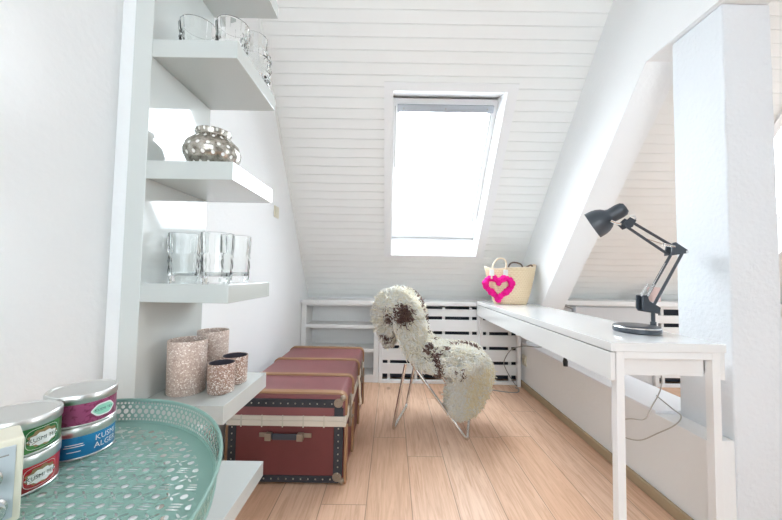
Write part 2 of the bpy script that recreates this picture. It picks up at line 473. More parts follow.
def pillar():
    # lightly uneven plastered post
    mb = MB(); n = 22; ring = []
    for k in range(n+1):
        z = 2.0485*k/n
        j = lambda a: .0010*math.sin(z*a) 
        ring.append([(1.279+j(23), YP+j(17), z), (1.468, YP+j(31), z), (1.468, YP+.228, z), (1.279+j(13), YP+.228, z)])
    vs = [p for r in ring for p in r]
    fs = [(4*i+a, 4*i+(a+1) % 4, 4*i+4+(a+1) % 4, 4*i+4+a) for i in range(n) for a in range(4)] + [(3,2,1,0), tuple(range(4*n, 4*n+4))]
    return mb.add(vs, fs)
struct(pillar().build('pillar', 'rough_plaster', bevel=.006, seg=3))
struct(MB().box(1.155, 1.1755, YP+.0, 2.93, 0, .048).build('baseboard_right', 'base_wood', bevel=.006))
struct(MB().box(XL, XL+.016, YB, 2.90, 0, .05).build('baseboard_left', 'base_wood', bevel=.005))
# thin quarter strip where the boards meet the white side wall
def strip(x, w, name):
    ya, yb = YT+.05, YF-.04
    mb = MB(); a = []; b = []
    for y, l in ((ya, a), (yb, b)):
        for dx, d in ((0, 0), (w, 0), (w, -.012), (0, -.012)):
            q = Vector((x+dx, y, cz(y))) + NRM*d; l.append(tuple(q))
    return mb.prism(a, b).build(name, 'board_paint')
struct(strip(XL, .014, 'trim_2'))

# skylight
def skylight(h, name, blind):
    x0, x1, y0, y1 = h
    P = lambda x, y, d: tuple(Vector((x, y, cz(y))) + NRM*d)
    def ringbar(mb, ox0, ox1, oy0, oy1, ix0, ix1, iy0, iy1, d0, d1):
        for (a, b, c, d) in (((ox0,oy0),(ox1,oy0),(ix1,iy0),(ix0,iy0)), ((ox1,oy0),(ox1,oy1),(ix1,iy1),(ix1,iy0)),
                             ((ox1,oy1),(ox0,oy1),(ix0,iy1),(ix1,iy1)), ((ox0,oy1),(ox0,oy0),(ix0,iy0),(ix0,iy1))):
            q = (a, b, c, d)
            mb.prism([P(x, y, d0) for x, y in q], [P(x, y, d1) for x, y in q])
    t = .061; ty = .030
    mb = MB(); ringbar(mb, x0-t, x1+t+.008, y0-ty, y1+.012, x0, x1, y0, y1, -.016, .0005)
    root = struct(mb.build(name, 'white_paint'))
    mb = MB(); D = .21
    # lining: four boards between ceiling and sash, the head board turned level
    yh, yl = y0+.042, y1-.05
    fr_ = ((x0,y0),(x1,y0),(x1,y1),(x0,y1)); bk_ = ((x0,yh),(x1,yh),(x1,yl),(x0,yl))
    go = ((x0-.012,y0-.010),(x1+.012,y0-.010),(x1+.012,y1+.010),(x0-.012,y1+.010)); gb = ((x0-.012,yh-.010),(x1+.012,yh-.010),(x1+.012,yl+.010),(x0-.012,yl+.010))
    for i in range(4):
        j = (i+1) % 4
        mb.prism([P(*fr_[i], 0), P(*fr_[j], 0), P(*bk_[j], D), P(*bk_[i], D)], [P(*go[i], 0), P(*go[j], 0), P(*gb[j], D), P(*gb[i], D)])
    mb.build('lining', 'white_paint', root)
    y0, y1 = yh, yl
    mb = MB(); ringbar(mb, x0, x1, y0, y1, x0+.045, x1-.045, y0+.03, y1-.03, D-.05, D)
    mb.build('sash', 'white_paint', root)
    mb = MB(); q = ((x0+.04,y0+.028),(x1-.04,y0+.028),(x1-.04,y1-.028),(x0+.04,y1-.028))
    mb.prism([P(x, y, D-.024) for x, y in q], [P(x, y, D-.02) for x, y in q]); mb.build('pane', 'pane', root)
    if blind:
        mb = MB(); q = ((x0+.03,y0+.022),(x1-.03,y0+.022),(x1-.03,y0+.05),(x0+.03,y0+.05))
        mb.prism([P(x, y, D-.085) for x, y in q], [P(x, y, D-.052) for x, y in q]); bh = mb.build('blind_header', M['hdr'], root)
        for x in (x0+.075, (x0+x1)/2, x1-.075):
            c = Vector(P(x, y0+.036, D-.0865)); b = MB().sphere(tuple(c), .006, 8, 6); b.build('screw', 'cable', bh, smooth=True)
        mb = MB()
        q = ((x1-.042,y0+.05),(x1-.036,y0+.05),(x1-.036,y1-.10),(x1-.042,y1-.10))
        mb.prism([P(x, y, D-.062) for x, y in q], [P(x, y, D-.05) for x, y in q]); mb.build('blind_rail', 'cable', root)
        mb = MB()
        q = ((x0+.014,y0+.03),(x0+.018,y0+.03),(x0+.018,y0+.3),(x0+.014,y0+.3))
        mb.prism([P(x, y, D-.062) for x, y in q], [P(x, y, D-.05) for x, y in q]); mb.build('blind_rail', 'cable', root)
M['hdr'] = simple('pale_aluminium', (.38, .41, .45), .4, .2)
skylight(SK1, 'window_1', True)
skylight(SK2, 'window_2', False)

# ------------------------------------------------------------------ knee wall: bookcase, slatted cover, ledge
def bookcase():
    t = thing('bookcase', 'low built-in white bookcase with four open compartments behind the trunk', 'bookcase', (-.45, 3.0, 0))
    x0, x1, y0, y1 = XL+.005, -.105, 2.913, 3.15
    mb = MB()
    mb.box(x0, x0+.045, y0, y1, 0, .688); mb.box(x1-.045, x1, y0, y1, 0, .688)
    mb.box(x0+.045, x1-.045, y1-.012, y1, 0, .688)
    mb.box(x0+.045, x1-.045, y0+.004, y1-.012, .676, .688)
    mb.box(x0+.045, x1-.045, y0+.004, y0+.02, 0, .045)
    mb.build('carcass', 'ivory_paint', t, bevel=.002)
    for z0, z1 in ((.476, .506), (.265, .294), (.045, .067)):
        MB().box(x0+.045, x1-.045, y0+.003, y1-.012, z0, z1).build('shelf', 'ivory_paint', t, bevel=.002)
bookcase()
def cover(x0, x1, label, divs, gap_ranges, zt=.688):
    t = thing('radiator_cover', label, 'radiator cover', ((x0+x1)/2, 3.0, 0))
    y0 = 2.913; posts = [x0] + divs + [x1]
    fr = MB()
    w = .036
    fr.box(x0, x0+w, y0-.006, y0+.03, 0, zt); fr.box(x1-w, x1, y0-.006, y0+.03, 0, zt)
    for d in divs: fr.box(d-.022, d+.022, y0-.006, y0+.03, 0, zt)
    ed = [x0+w] + [e for d in divs for e in (d-.022, d+.022)] + [x1-w]
    pairs = [(ed[i], ed[i+1]) for i in range(0, len(ed), 2)]
    for a, b in pairs: fr.box(a, b, y0-.006, y0+.03, 0, .026)
    fr.build('frame', 'white_paint', t, bevel=.002)
    sl = MB(); zs = [.026] + [z for g in gap_ranges for z in g]
    edges = sorted(zs)
    # boards between the gaps
    bands = []; cur = .026
    gs = sorted(gap_ranges)
    for g0, g1 in gs:
        if g0 - cur > .005: bands.append((cur, g0))
        cur = g1
    if zt - cur > .005: bands.append((cur, zt))
    for a, b in pairs:
        for z0, z1 in bands: sl.box(a, b, y0, y0+.016, z0, z1)
    sl.build('slats', 'white_paint', t, bevel=.0015)
    bt = MB()
    for a, b in pairs:
        n = max(2, int((b-a)/.24)+1)
        for i in range(n):
            x = a + .055 + (b-a-.11)*i/(n-1); bt.box(x-.012, x+.012, y0+.017, y0+.034, .03, zt-.01)
    bt.build('battens', 'ivory_paint', t)
    MB().box(x0+.02, x1-.02, y0+.07, y0+.10, .03, zt-.02).build('radiator', 'gap_shade', t)  # near-black box for the radiator; paints the enclosed shade behind the slats
G1 = [(.032, .082), (.172, .201), (.303, .332), (.434, .463), (.566, .595), (.660, .686)]
cover(-.103, 1.168, 'white slatted radiator cover with dark gaps beside the low bookcase', [.80], G1)
struct(MB().box(XL+.002, 1.17, 2.893, YF-.002, .690, .728).build('trim_3', 'ivory_paint', bevel=.004), 'white ledge board on top of bookcase and radiator cover', 'ledge')
# the other room through the opening
struct(MB().box(1.43, XR, 2.885, YF-.002, .715, .757).build('trim_4', 'white_paint', bevel=.004), 'white ledge in the room beyond the wall opening', 'ledge')
cb = thing('low_cupboard', 'plain pale grey cupboard front below the ledge beyond the wall opening', 'cupboard', (1.9, 3.0, 0))
MB().box(1.445, 2.36, 2.93, 3.14, 0, .714).build('carcass', 'grey_panel', cb, bevel=.003)
MB().box(1.55, 2.33, 2.915, 2.93, .05, .70).build('front_panel', 'grey_panel', cb, bevel=.003)
cover(2.364, 3.6, 'white slatted radiator cover in the room beyond the wall opening', [2.98], [(.032,.082),(.172,.201),(.303,.332),(.434,.463),(.53,.565),(.635,.69)], .714)
pp = thing('radiator_valve', 'small grey radiator pipe and valve against the grey cupboard', 'valve', (1.55, 2.86, 0))
MB().tube(spline([(1.50, 2.875, .725), (1.53, 2.872, .72), (1.60, 2.87, .695), (1.63, 2.87, .68)], 5), .011, 10).build('pipe', 'cable', pp, smooth=True)
MB().tube([(1.62, 2.87, .66), (1.62, 2.87, .71)], .018, 12).build('valve_head', 'hdr', pp, bevel=.003)
MB().tube(spline([(1.50, 2.875, .725), (1.495, 2.88, .5), (1.495, 2.88, .0)], 6), .009, 10).build('riser', 'cable', pp, smooth=True)
cd = thing('pillar_candle', 'pale pink candle standing on the ledge beyond the opening', 'candle', (2.40, 2.95, .757))
MB().lathe([(.0,0),(.045,0),(.048,.004),(.048,.125),(.044,.13),(.012,.126),(0,.125)], 28).build('candle_wax', 'pink_wax', cd, smooth=True, world=False)
MB().tube([(0,0,.125),(.001,0,.138)], .0016, 6).build('wick', 'black_plastic', cd, world=False)

# wall plates
sw = thing('light_switch', 'small cream switch plate high on the white wall near the sloping ceiling', 'switch', (XL, 2.22, 1.385))
MB().box(0, .008, -.04, .04, -.04, .04).build('plate', 'cream_plastic', sw, bevel=.003, world=False)
MB().box(.008, .013, -.026, .026, -.026, .026).build('rocker', 'cream_plastic', sw, bevel=.002, world=False)
so = thing('wall_socket', 'white wall socket on the low wall under the far end of the desk', 'socket', (1.175, 2.845, .235))
MB().box(-.008, 0, -.04, .04, -.045, .045).build('plate', 'cream_plastic', so, bevel=.003, world=False)
MB().lathe([(.022,0),(.022,.006),(.019,.006),(.019,0)], 24).build('socket_ring', 'cream_plastic', so, world=False).rotation_euler = (0, -PI/2, 0)
bpy.data.objects['socket_ring'].location = (-.008, 0, 0)

# ------------------------------------------------------------------ wall shelf unit
SHY0, SHY1, SXP, SXE = .894, 1.194, -.695, -.451
su = thing('wall_shelf', 'tall white gloss wall shelf unit with cantilevered thick shelves', 'shelf unit', (-.72, 1.044, .2))
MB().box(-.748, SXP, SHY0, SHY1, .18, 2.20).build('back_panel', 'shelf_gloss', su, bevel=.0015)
LV = [1.99, 1.628, 1.276, .930, .601, .286]
for z in LV:
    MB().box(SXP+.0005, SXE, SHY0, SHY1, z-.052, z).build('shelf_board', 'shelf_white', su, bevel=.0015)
MB().box(XL+.001, -.7485, SHY0+.028, SHY1-.02, .18, 2.20).build('gap_filler', 'plaster', su)  # added filler, keeps the wall gap behind the panel from going dark

def tumbler(name, label, group, x, y, z, r, h, cuts=10, taper=.9, flare=0):
    """cut crystal glass: faceted outside, plain inside, thick base"""
    t = thing(name, label, 'glass', (x, y, z), group)
    mb = MB(); n = cuts*2
    vs = []; fs = []
    rows = [(.0, taper*.90, 0), (.03, taper*.95, .0), (.11, taper*.97, .06), (.22, taper, -.06), (.33, taper+.01, .06), (.44, taper+.02, -.06), (.54, taper+.03, .04), (.60, taper+.03, -.03), (.72, .97, -.03), (.93, 1+flare, -.02), (1.0, 1+flare-.01, 0)]
    for k, (zz, rr, a) in enumerate(rows):
        for i in range(n):
            th = 2*PI*i/n
            q = r*rr*(1 + a*(1 if i % 2 else -1))
            vs.append((q*math.cos(th), q*math.sin(th), zz*h))
    for zz, rr in ((.995, .93+flare), (.72, .90), (.5, taper-.03), (.22, taper-.06), (.14, taper-.2)):
        for i in range(n):
            th = 2*PI*i/n; vs.append((r*rr*math.cos(th), r*rr*math.sin(th), zz*h))
    R = len(rows) + 5
    for k in range(R-1):
        for i in range(n):
            a = k*n+i; b = k*n+(i+1) % n; fs.append((a, b, b+n, a+n))
    fs.append(tuple(range(n))[::-1]); fs.append(tuple(range((R-1)*n, R*n)))
    mb.add(vs, fs); mb.build('glass_bowl', 'crystal', t, world=False, smooth=True, angle=8)
    return t
e = .0006
tumbler('crystal_glass', 'cut crystal tumbler on the second highest shelf, beside the panel', 'crystal on the upper shelf', -.607, .965, LV[1]+e, .054, .090)
tumbler('crystal_glass', 'middle cut crystal tumbler on the second highest shelf', 'crystal on the upper shelf', -.496, .952, LV[1]+e, .048, .085)
tumbler('crystal_decanter', 'taller clear crystal vessel at the back outer corner of the second highest shelf', 'crystal on the upper shelf', -.498, 1.110, LV[1]+e, .044, .165, 10, 1.25, -.02)
tumbler('highball_glass', 'tall cut crystal highball glass closest to the shelf panel', 'tall glasses on the shelf', -.645, 1.000, LV[3]+e, .044, .150)
tumbler('highball_glass', 'tall cut crystal highball glass in the middle of three', 'tall glasses on the shelf', -.527, .972, LV[3]+e, .046, .150)
tumbler('highball_glass', 'tall cut crystal highball glass at the outer back of three', 'tall glasses on the shelf', -.525, 1.085, LV[3]+e, .046, .155)

vs_ = thing('lantern_vase', 'round mottled silver lantern vase with pale dots on the shelf', 'vase', (-.570, 1.000, LV[2]+e))
prof = [(.0,0),(.045,0),(.050,.003),(.068,.022),(.080,.046),(.082,.062),(.075,.084),(.058,.101),(.048,.108),(.047,.114),(.052,.122),(.051,.128),(.046,.126),(.043,.114),(.05,.10),(.07,.082),(.076,.06),(.06,.02),(0,.008)]
MB().lathe(prof, 48).build('vase_body', 'mercury', vs_, smooth=True, world=False, angle=60)

def holder(label, x, y, r, h, mat):
    t = thing('candle_holder', label, 'candle holder', (x, y, LV[4]+e), 'sequinned candle holders on the shelf')
    MB().lathe([(0,0),(r*.93,0),(r*.97,.004),(r*.985,h*.5),(r,h-.002),(r*.985,h),(r*.93,h-.001)], 40).build('sequin_sleeve', mat, t, smooth=True, world=False, angle=50)
    MB().lathe([(r*.93,h-.001),(r*.90,h*.6),(r*.86,.012),(0,.010)], 40).build('inner_cup', 'sequin' if h > .12 else 'holder_in', t, smooth=True, world=False)
holder('tall pale sequinned candle holder standing in front, closest to the panel', -.618, .995, .053, .157, 'sequin')
holder('tall pale sequinned candle holder standing behind the other three', -.620, 1.138, .050, .160, 'sequin')
holder('short bronze sequinned candle holder with dark inside, in front', -.515, 1.000, .0385, .088, 'sequin_dark')
holder('short bronze sequinned candle holder behind the other short one', -.516, 1.086, .0400, .088, 'sequin_dark')

# ------------------------------------------------------------------ tray on an oval side table, tins, radio
TC = (-.50, .292); TZ = .665
tb = thing('side_table', 'white oval side table underneath the teal tray', 'table', (TC[0], TC[1], 0))
MB().lathe([(0,.632),(.96,.632),(1,.637),(1,.659),(.99,.6635),(0,.6635)], 64, sx=.235, sy=.30).build('tabletop', 'white_paint', tb, smooth=True, world=False)
for a in (45, 135, 225, 315):
    x, y = .15*math.cos(math.radians(a)), .2*math.sin(math.radians(a))
    MB().tube([(x, y, .633), (x*1.15, y*1.15, 0)], [.016, .011], 12).build('leg', 'white_paint', tb, smooth=True, world=False)
tr = thing('tray', 'large oval teal metal tray with pierced floor and lacy rim', 'tray', (TC[0], TC[1], .651))
A, B_ = .292, .362
n = 128
def oval(k, s=0, z=0): 
    t = 2*PI*k/n; return ((A+s)*math.cos(t), (B_+s)*math.sin(t), z)
zf = TZ - .651
fl = MB(); vs = [(0,0,zf)]; R = 6
for j in range(1, R+1):
    for k in range(n): 
        x, y, _ = oval(k); vs.append((x*j/R, y*j/R, zf))
fs = [(0, 1+k, 1+(k+1) % n) for k in range(n)]
for j in range(R-1):
    for k in range(n): a = 1+j*n+k; b = 1+j*n+(k+1) % n; fs.append((a, a+n, b+n, b))
fl.add(vs, fs).build('pierced_floor', 'tray_floor', tr, world=False)
RH = .041
def rim():
    me = bpy.data.meshes.new('pierced_rim'); vs = []; fs = []; uv = []
    L = [0]
    for k in range(n):
        L.append(L[-1] + (Vector(oval(k+1)) - Vector(oval(k))).length)
    for k in range(n+1):
        vs.append(oval(k, 0, zf)); vs.append(oval(k, .006, zf+RH))
    for k in range(n): fs.append((2*k, 2*k+2, 2*k+3, 2*k+1))
    me.from_pydata(vs, [], fs); ul = me.uv_layers.new(name='UVMap')
    for p in me.polygons:
        for li in p.loop_indices:
            vi = me.loops[li].vertex_index; ul.data[li].uv = (L[vi//2], (vi % 2)*RH)
    me.materials.append(M['tray_rim'])
    o = bpy.data.objects.new('pierced_rim', me); C.objects.link(o); o.parent = tr
    me.polygons.foreach_set('use_smooth', [True]*len(me.polygons))
rim()
MB().tube([oval(k, .0065, zf+RH) for k in range(n)], .0026, 8, closed=True).build('rim_bead', 'teal', tr, smooth=True, world=False)
MB().tube([oval(k, .0, zf) for k in range(n)], .0022, 8, closed=True).build('base_bead', 'teal', tr, smooth=True, world=False)
def wrap(vs, r, ang0, zc):
    """lay flat lettering around an upright cylinder"""
    return [((r + z)*math.cos(ang0 + x/r), (r + z)*math.sin(ang0 + x/r), zc + y) for x, y, z in vs]
def patch(r, w, h, ang0, zc, wob=0, lobes=0, n=40):
    vs = [(0,0,0)]
    for i in range(n):
        t = 2*PI*i/n; k = 1 + wob*math.cos(lobes*t)
        ce, se = math.cos(t), math.sin(t); sq = (abs(ce)**4 + abs(se)**4)**-.25 if lobes == 0 else 1
        vs.append((w/2*ce*k*sq, h/2*se*k*sq, 0))
    return MB().add(wrap(vs, r, ang0, zc), [(0, 1+i, 1+(i+1) % n) for i in range(n)])
def lettering(body, size, r, ang0, zc):
    vs, fs = text_mesh(body, size)
    return MB().add(wrap(vs, r, ang0, zc), fs)
def tin(label, x, y, z, mat, kind, aim):
    R_, H = .0445, .050
    t = thing('tea_tin', label, 'tin', (x, y, z), 'stacked tea tins on the tray')
    MB().lathe([(0,0),(R_-.001,0),(R_,.001),(R_,.036)], 56).build('tin_body', mat, t, smooth=True, world=False, angle=50)
    MB().lathe([(R_+.0002,.0),(R_+.0009,.0008),(R_+.0009,.0022),(R_+.0002,.003)], 56).build('base_rim', 'steel', t, smooth=True, world=False)
    MB().lathe([(R_+.0004,.0355),(R_+.0012,.0365),(R_+.0012,.0475),(R_,.0495),(R_-.003,.0498),(R_-.005,.0478),(R_-.010,.0478),(.02,.0482),(0,.0484)], 56).build('lid', 'steel', t, smooth=True, world=False, angle=40)
    r = R_ + .0004; zc = .0195
    if kind == 'plaque':
        patch(r+.0001, .0385, .0275, aim, zc).build('label_frame', 'label_white', t, world=False)
        patch(r+.0002, .0375, .0265, aim, zc).build('label_ground', mat, t, world=False)
        patch(r+.0004, .035, .0225, aim, zc+.0005, .1, 9).build('label_ornament', 'label_brown', t, world=False)
        patch(r+.0006, .034, .0165, aim, zc-.001, .10, 10).build('label_plaque', 'label_white', t, world=False)
        lettering('KUSMI TEA', .0070, r+.0009, aim, zc-.001).build('lettering', 'ink', t, world=False)
    elif kind == 'oval':
        patch(r+.0001, .036, .021, aim, zc, .04, 6).build('label_frame', 'label_white', t, world=False)
        patch(r+.0003, .031, .0165, aim, zc, .04, 6).build('label_plaque', 'label_mint', t, world=False)
        lettering('KUSMI TEA', .0058, r+.0006, aim, zc).build('lettering', 'ink', t, world=False)
    else:
        lettering('KUSMI', .0125, r+.0003, aim, zc+.0065).build('lettering', 'white_ink', t, world=False)
        lettering('ALGER', .0125, r+.0003, aim, zc-.0055).build('lettering', 'white_ink', t, world=False)
        for k, (wd, dz) in enumerate(((.022, .0045), (.025, .0012), (.017, -.0065))):
            patch(r+.0002, wd, .0014, aim-.95, zc+dz).build('fine_print_line', 'white_ink', t, world=False)
def aim_of(x, y, off): return math.atan2(0-y, 0-x) + off
x, y = -.520, .556
a = aim_of(x, y, .42)
tin('blue tea tin with white lettering under the purple-pink tin', x, y, TZ+.0008, 'tin_blue', 'plain', aim_of(x, y, .80))
tin('purple-pink tea tin with mint oval label on top of the blue tin', x, y, TZ+.0512, 'tin_pink', 'oval', aim_of(x, y, .66))
x, y = -.520, .460
tin('red tea tin with white plaque label under the green tin', x, y, TZ+.0008, 'tin_red', 'plaque', aim_of(x, y, .62))
tin('green tea tin with white plaque label on top of the red tin', x, y, TZ+.0512, 'tin_green', 'plaque', aim_of(x, y, .62))

rd = thing('radio', 'small cream table radio with silver face and round knobs at the tray edge', 'radio', (-.4395, .3990, TZ+.0008), rz=math.atan2(.80, .60))
# local x along the face (ends at 0), local -y is the front
W_, H_, D_ = .17, .098, .05
MB().box(-W_, 0, 0, D_, 0, H_).build('casing', 'cream_plastic', rd, bevel=.003, seg=3, world=False)
fp = MB().box(-W_+.008, -.0065, -.0015, .0, .007, H_-.007).build('face_plate', 'radio_face', rd, bevel=.001, world=False)
for x, z, r in ((-.0225, .024, .0105), (-.0300, .058, .0125), (-.115, .05, .03)):
    k = MB().lathe([(0,0),(r*1.15,0),(r*1.15,.003),(r,.004),(r*.94,.016),(r*.6,.017),(0,.0165)], 32)
    o = k.build('knob', 'chrome', rd, smooth=True, world=False); o.rotation_euler = (PI/2, 0, 0); o.location = (x, -.002, z)
MB().box(-.05, -.012, -.0020, -.0015, H_-.0175, H_-.016).build('scale_line', 'cable', rd, world=False)

# ------------------------------------------------------------------ trunk
def trunk():
    x0, x1, y0, y1, H = -.742, -.205, 1.515, 2.47, .405
    t = thing('travel_trunk', 'large maroon vintage travel trunk with wooden slats and brass corners', 'trunk', ((x0+x1)/2, (y0+y1)/2, 0))
    s0, s1 = .276, .300
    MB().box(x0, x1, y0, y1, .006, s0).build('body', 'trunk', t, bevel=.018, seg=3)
    # lid with rounded long edges
    pr = []
    for cx_, sg, a0 in ((x1-.03, 1, 0), (x0+.03, -1, PI/2)):
        for k in range(6):
            a = a0 + (PI/2)*k/5; pr.append((cx_ + .03*math.cos(a), H-.03 + .03*math.sin(a)))
    pr += [(x0, s1), (x1, s1)]
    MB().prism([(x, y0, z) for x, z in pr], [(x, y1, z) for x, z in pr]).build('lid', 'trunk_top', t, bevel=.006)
    # metal seam strips round the opening
    for z0, z1 in ((s0-.014, s0+.0115), (s0+.0125, s1+.008)):
        mb = MB(); q = .005
        mb.box(x0-q, x1+q, y0-q, y0+.004, z0, z1); mb.box(x0-q, x1+q, y1-.004, y1+q, z0, z1)
        mb.box(x1-.004, x1+q, y0+.004, y1-.004, z0, z1); mb.box(x0-q, x0+.004, y0+.004, y1-.004, z0, z1)
        mb.build('seam_strip', 'pale_metal', t, bevel=.002)
    # black fibre edging on the ends
    for yy, sg in ((y0, -1), (y1, 1)):
        ya, yb = (yy-.004, yy+.002) if sg < 0 else (yy-.002, yy+.004)
        for nm, bx in (('top', (x0+.01, x1-.012, H-.058, H-.02)), ('bottom', (x0+.012, x1-.012, .012, .042)),
                       ('side', (x0+.004, x0+.040, .043, s0-.016)), ('side', (x1-.048, x1-.006, .043, s0-.016)), ('side', (x1-.048, x1-.006, s1+.009, H-.059))):
            MB().box(bx[0], bx[1], ya, yb, bx[2], bx[3]).build('edging_strip', 'black_strip', t, bevel=.001)
        if sg < 0:
            spots = [(x0+.04+(x1-x0-.1)*k/13, H-.040) for k in range(14)] + [(x0+.04+(x1-x0-.1)*k/13, .028) for k in range(14)]
            spots += [(xx, .055+.2*k/7) for k in range(8) for xx in (x0+.022, x1-.027)]
            nail = None
            for nx, nz in spots:
                if nail is None:
                    nail = MB().sphere((0,0,0), .0034, 8, 6).build('nail', 'nail', t, world=False, smooth=True); q = nail
                else:
                    q = nail.copy(); C.objects.link(q); q.parent = t
                q.location = Vector((nx, ya-.0005, nz)) - t.location
            for k in range(5): MB().box(x0+.06+.095*k, x0+.066+.095*k, y0-.0068, y0-.005, s0-.018, s1+.012).build('seam_clip', 'nail', t)
    # wooden slats over lid and long side
    def hoop(y, w, th=.008):
        path = [(x0-.001, s1+.012)] 
        for k in range(7):
            a = PI - (PI/2)*k/6; path.append((x0+.03+.031*math.cos(a), H-.03+.031*math.sin(a)))
        for k in range(7):
            a = PI/2 - (PI/2)*k/6; path.append((x1-.03+.031*math.cos(a), H-.03+.031*math.sin(a)))
        path.append((x1+.001, s1+.012))
        mb = MB(); k = len(path); vs = []; fs = []
        for i, (px, pz) in enumerate(path):
            dx = path[min(i+1, k-1)][0]-path[max(i-1, 0)][0]; dz = path[min(i+1, k-1)][1]-path[max(i-1, 0)][1]
            l = math.hypot(dx, dz); nx, nz = -dz/l, dx/l
            vs += [(px, y-w/2, pz), (px, y+w/2, pz), (px+nx*th, y+w/2-.003, pz+nz*th), (px+nx*th, y-w/2+.003, pz+nz*th)]
        for i in range(k-1):
            for j in range(4): fs.append((4*i+j, 4*i+(j+1) % 4, 4*i+4+(j+1) % 4, 4*i+4+j))
        fs += [(3,2,1,0), (4*k-4, 4*k-3, 4*k-2, 4*k-1)]
        mb.add(vs, fs); mb.build('wooden_slat', 'slat_wood', t, smooth=True)
        for xx, sg in ((x1, 1), (x0, -1)):
            b = MB().box(min(xx-.002*sg, xx+.012*sg), max(xx-.002*sg, xx+.012*sg), y-w/2, y+w/2, .004, s0-.016)
            b.build('wooden_slat', 'slat_wood', t, bevel=.004)
    hoop(y0+.022, .040); hoop(1.800, .034); hoop(2.12, .034); hoop(y1-.022, .040)
    # brass corners
    for yy, sg in ((y0, -1), (y1, 1)):
        for zz, zn in ((H-.036, 1), (.038, -1)):
            for xx, xs in ((x1-.030, 1), (x0+.030, -1)):
                mb = MB().lathe([(0,.004),(.006,.0055),(.010,.0055),(.012,.003),(.019,.003),(.021,0)], 24)
                mb.v = [(xx + a, yy + sg*(.0035 + c), zz + b) for a, b, c in mb.v]
                mb.sphere((xx + xs*.020, yy - sg*.004, zz + zn*.020), .0145, 12, 8)
                mb.build('brass_corner', 'brass', t, smooth=True)
    # end handle
    hz = .222; cx_ = -.475
    mb = MB().prism([(cx_+dx, y0-dy-.006, hz+.013) for dx, dy in ((-.085,.004),(-.05,.016),(.05,.016),(.085,.004),(.085,-.0),(.05,.010),(-.05,.010),(-.085,0))], [(cx_+dx, y0-dy-.006, hz-.014) for dx, dy in ((-.085,.004),(-.05,.016),(.05,.016),(.085,.004),(.085,-.0),(.05,.010),(-.05,.010),(-.085,0))])
    h = mb.build('handle', 'black_leather', t, bevel=.004)
    for sg in (-1, 1):
        m2 = MB().box(cx_+sg*.072-.014, cx_+sg*.072+.014, y0-.030, y0-.002, hz-.016, hz+.014)
        m2.box(cx_+sg*.100-.020, cx_+sg*.100+.020, y0-.006, y0-.001, hz-.010, hz+.010)
        m2.build('handle_bracket', 'brass', h, bevel=.004)
    # hasps on the long side
    for y in (1.66, 2.30):
        mb = MB().box(x1+.004, x1+.016, y-.022, y+.022, s0-.07, s0+.012); mb.box(x1+.004, x1+.011, y-.017, y+.017, s0+.013, s1+.055)
        mb.tube([(x1+.018, y-.018, s0-.03), (x1+.024, y, s0-.02), (x1+.018, y+.018, s0-.03)], .004, 8)
        mb.build('hasp', 'brass', t, bevel=.002)
    mb = MB(); p = spline([(x1+.012, 1.99, .345), (x1+.022, 1.985, .30), (x1+.026, 1.975, .24), (x1+.034, 1.95, .205), (x1+.03, 1.93, .20)], 6)
    mb.tube(p, .007, 8); mb.build('strap', 'rope', t, smooth=True)
trunk()

# ------------------------------------------------------------------ desk
def desk():
    x0, x1, y0, y1, H = .764, 1.164, 1.126, 2.886, .742
    t = thing('desk', 'long narrow white desk running along the low wall', 'desk', ((x0+x1)/2, (y0+y1)/2, 0))
    MB().box(x0, x1, y0, y1, H-.030, H).build('desktop', 'white_gloss', t, bevel=.0015)
    MB().box(x0, x0+.017, y0+.004, y1-.002, .612, H-.034).build('drawer_front', 'white_gloss', t, bevel=.0015)
    MB().box(x1-.019, x1-.003, y0+.004, y1-.002, .618, H-.0305).build('fascia', 'white_gloss', t, bevel=.0015)
    L = .028
    for y in (y0+.003, y1-.034):
        MB().box(x0+.048, x1-.048, y, y+L, H-.055, H-.0305).build('frame_bar', 'white_paint', t, bevel=.0015)
        for x in (x0+.0195, x1-.020-L): MB().box(x, x+L, y, y+L, 0, H-.0305).build('leg', 'white_paint', t, bevel=.0015)
    for y in (y0+.034, y1-.050): MB().box(x0+.0475, x1-.048, y, y+.014, .622, H-.0305).build('apron', 'white_paint', t, bevel=.0015)
    MB().box(x0+.03, x1-.022, y0+.05, y1-.055, .628, .636).build('drawer_base', 'white_paint', t)
desk()

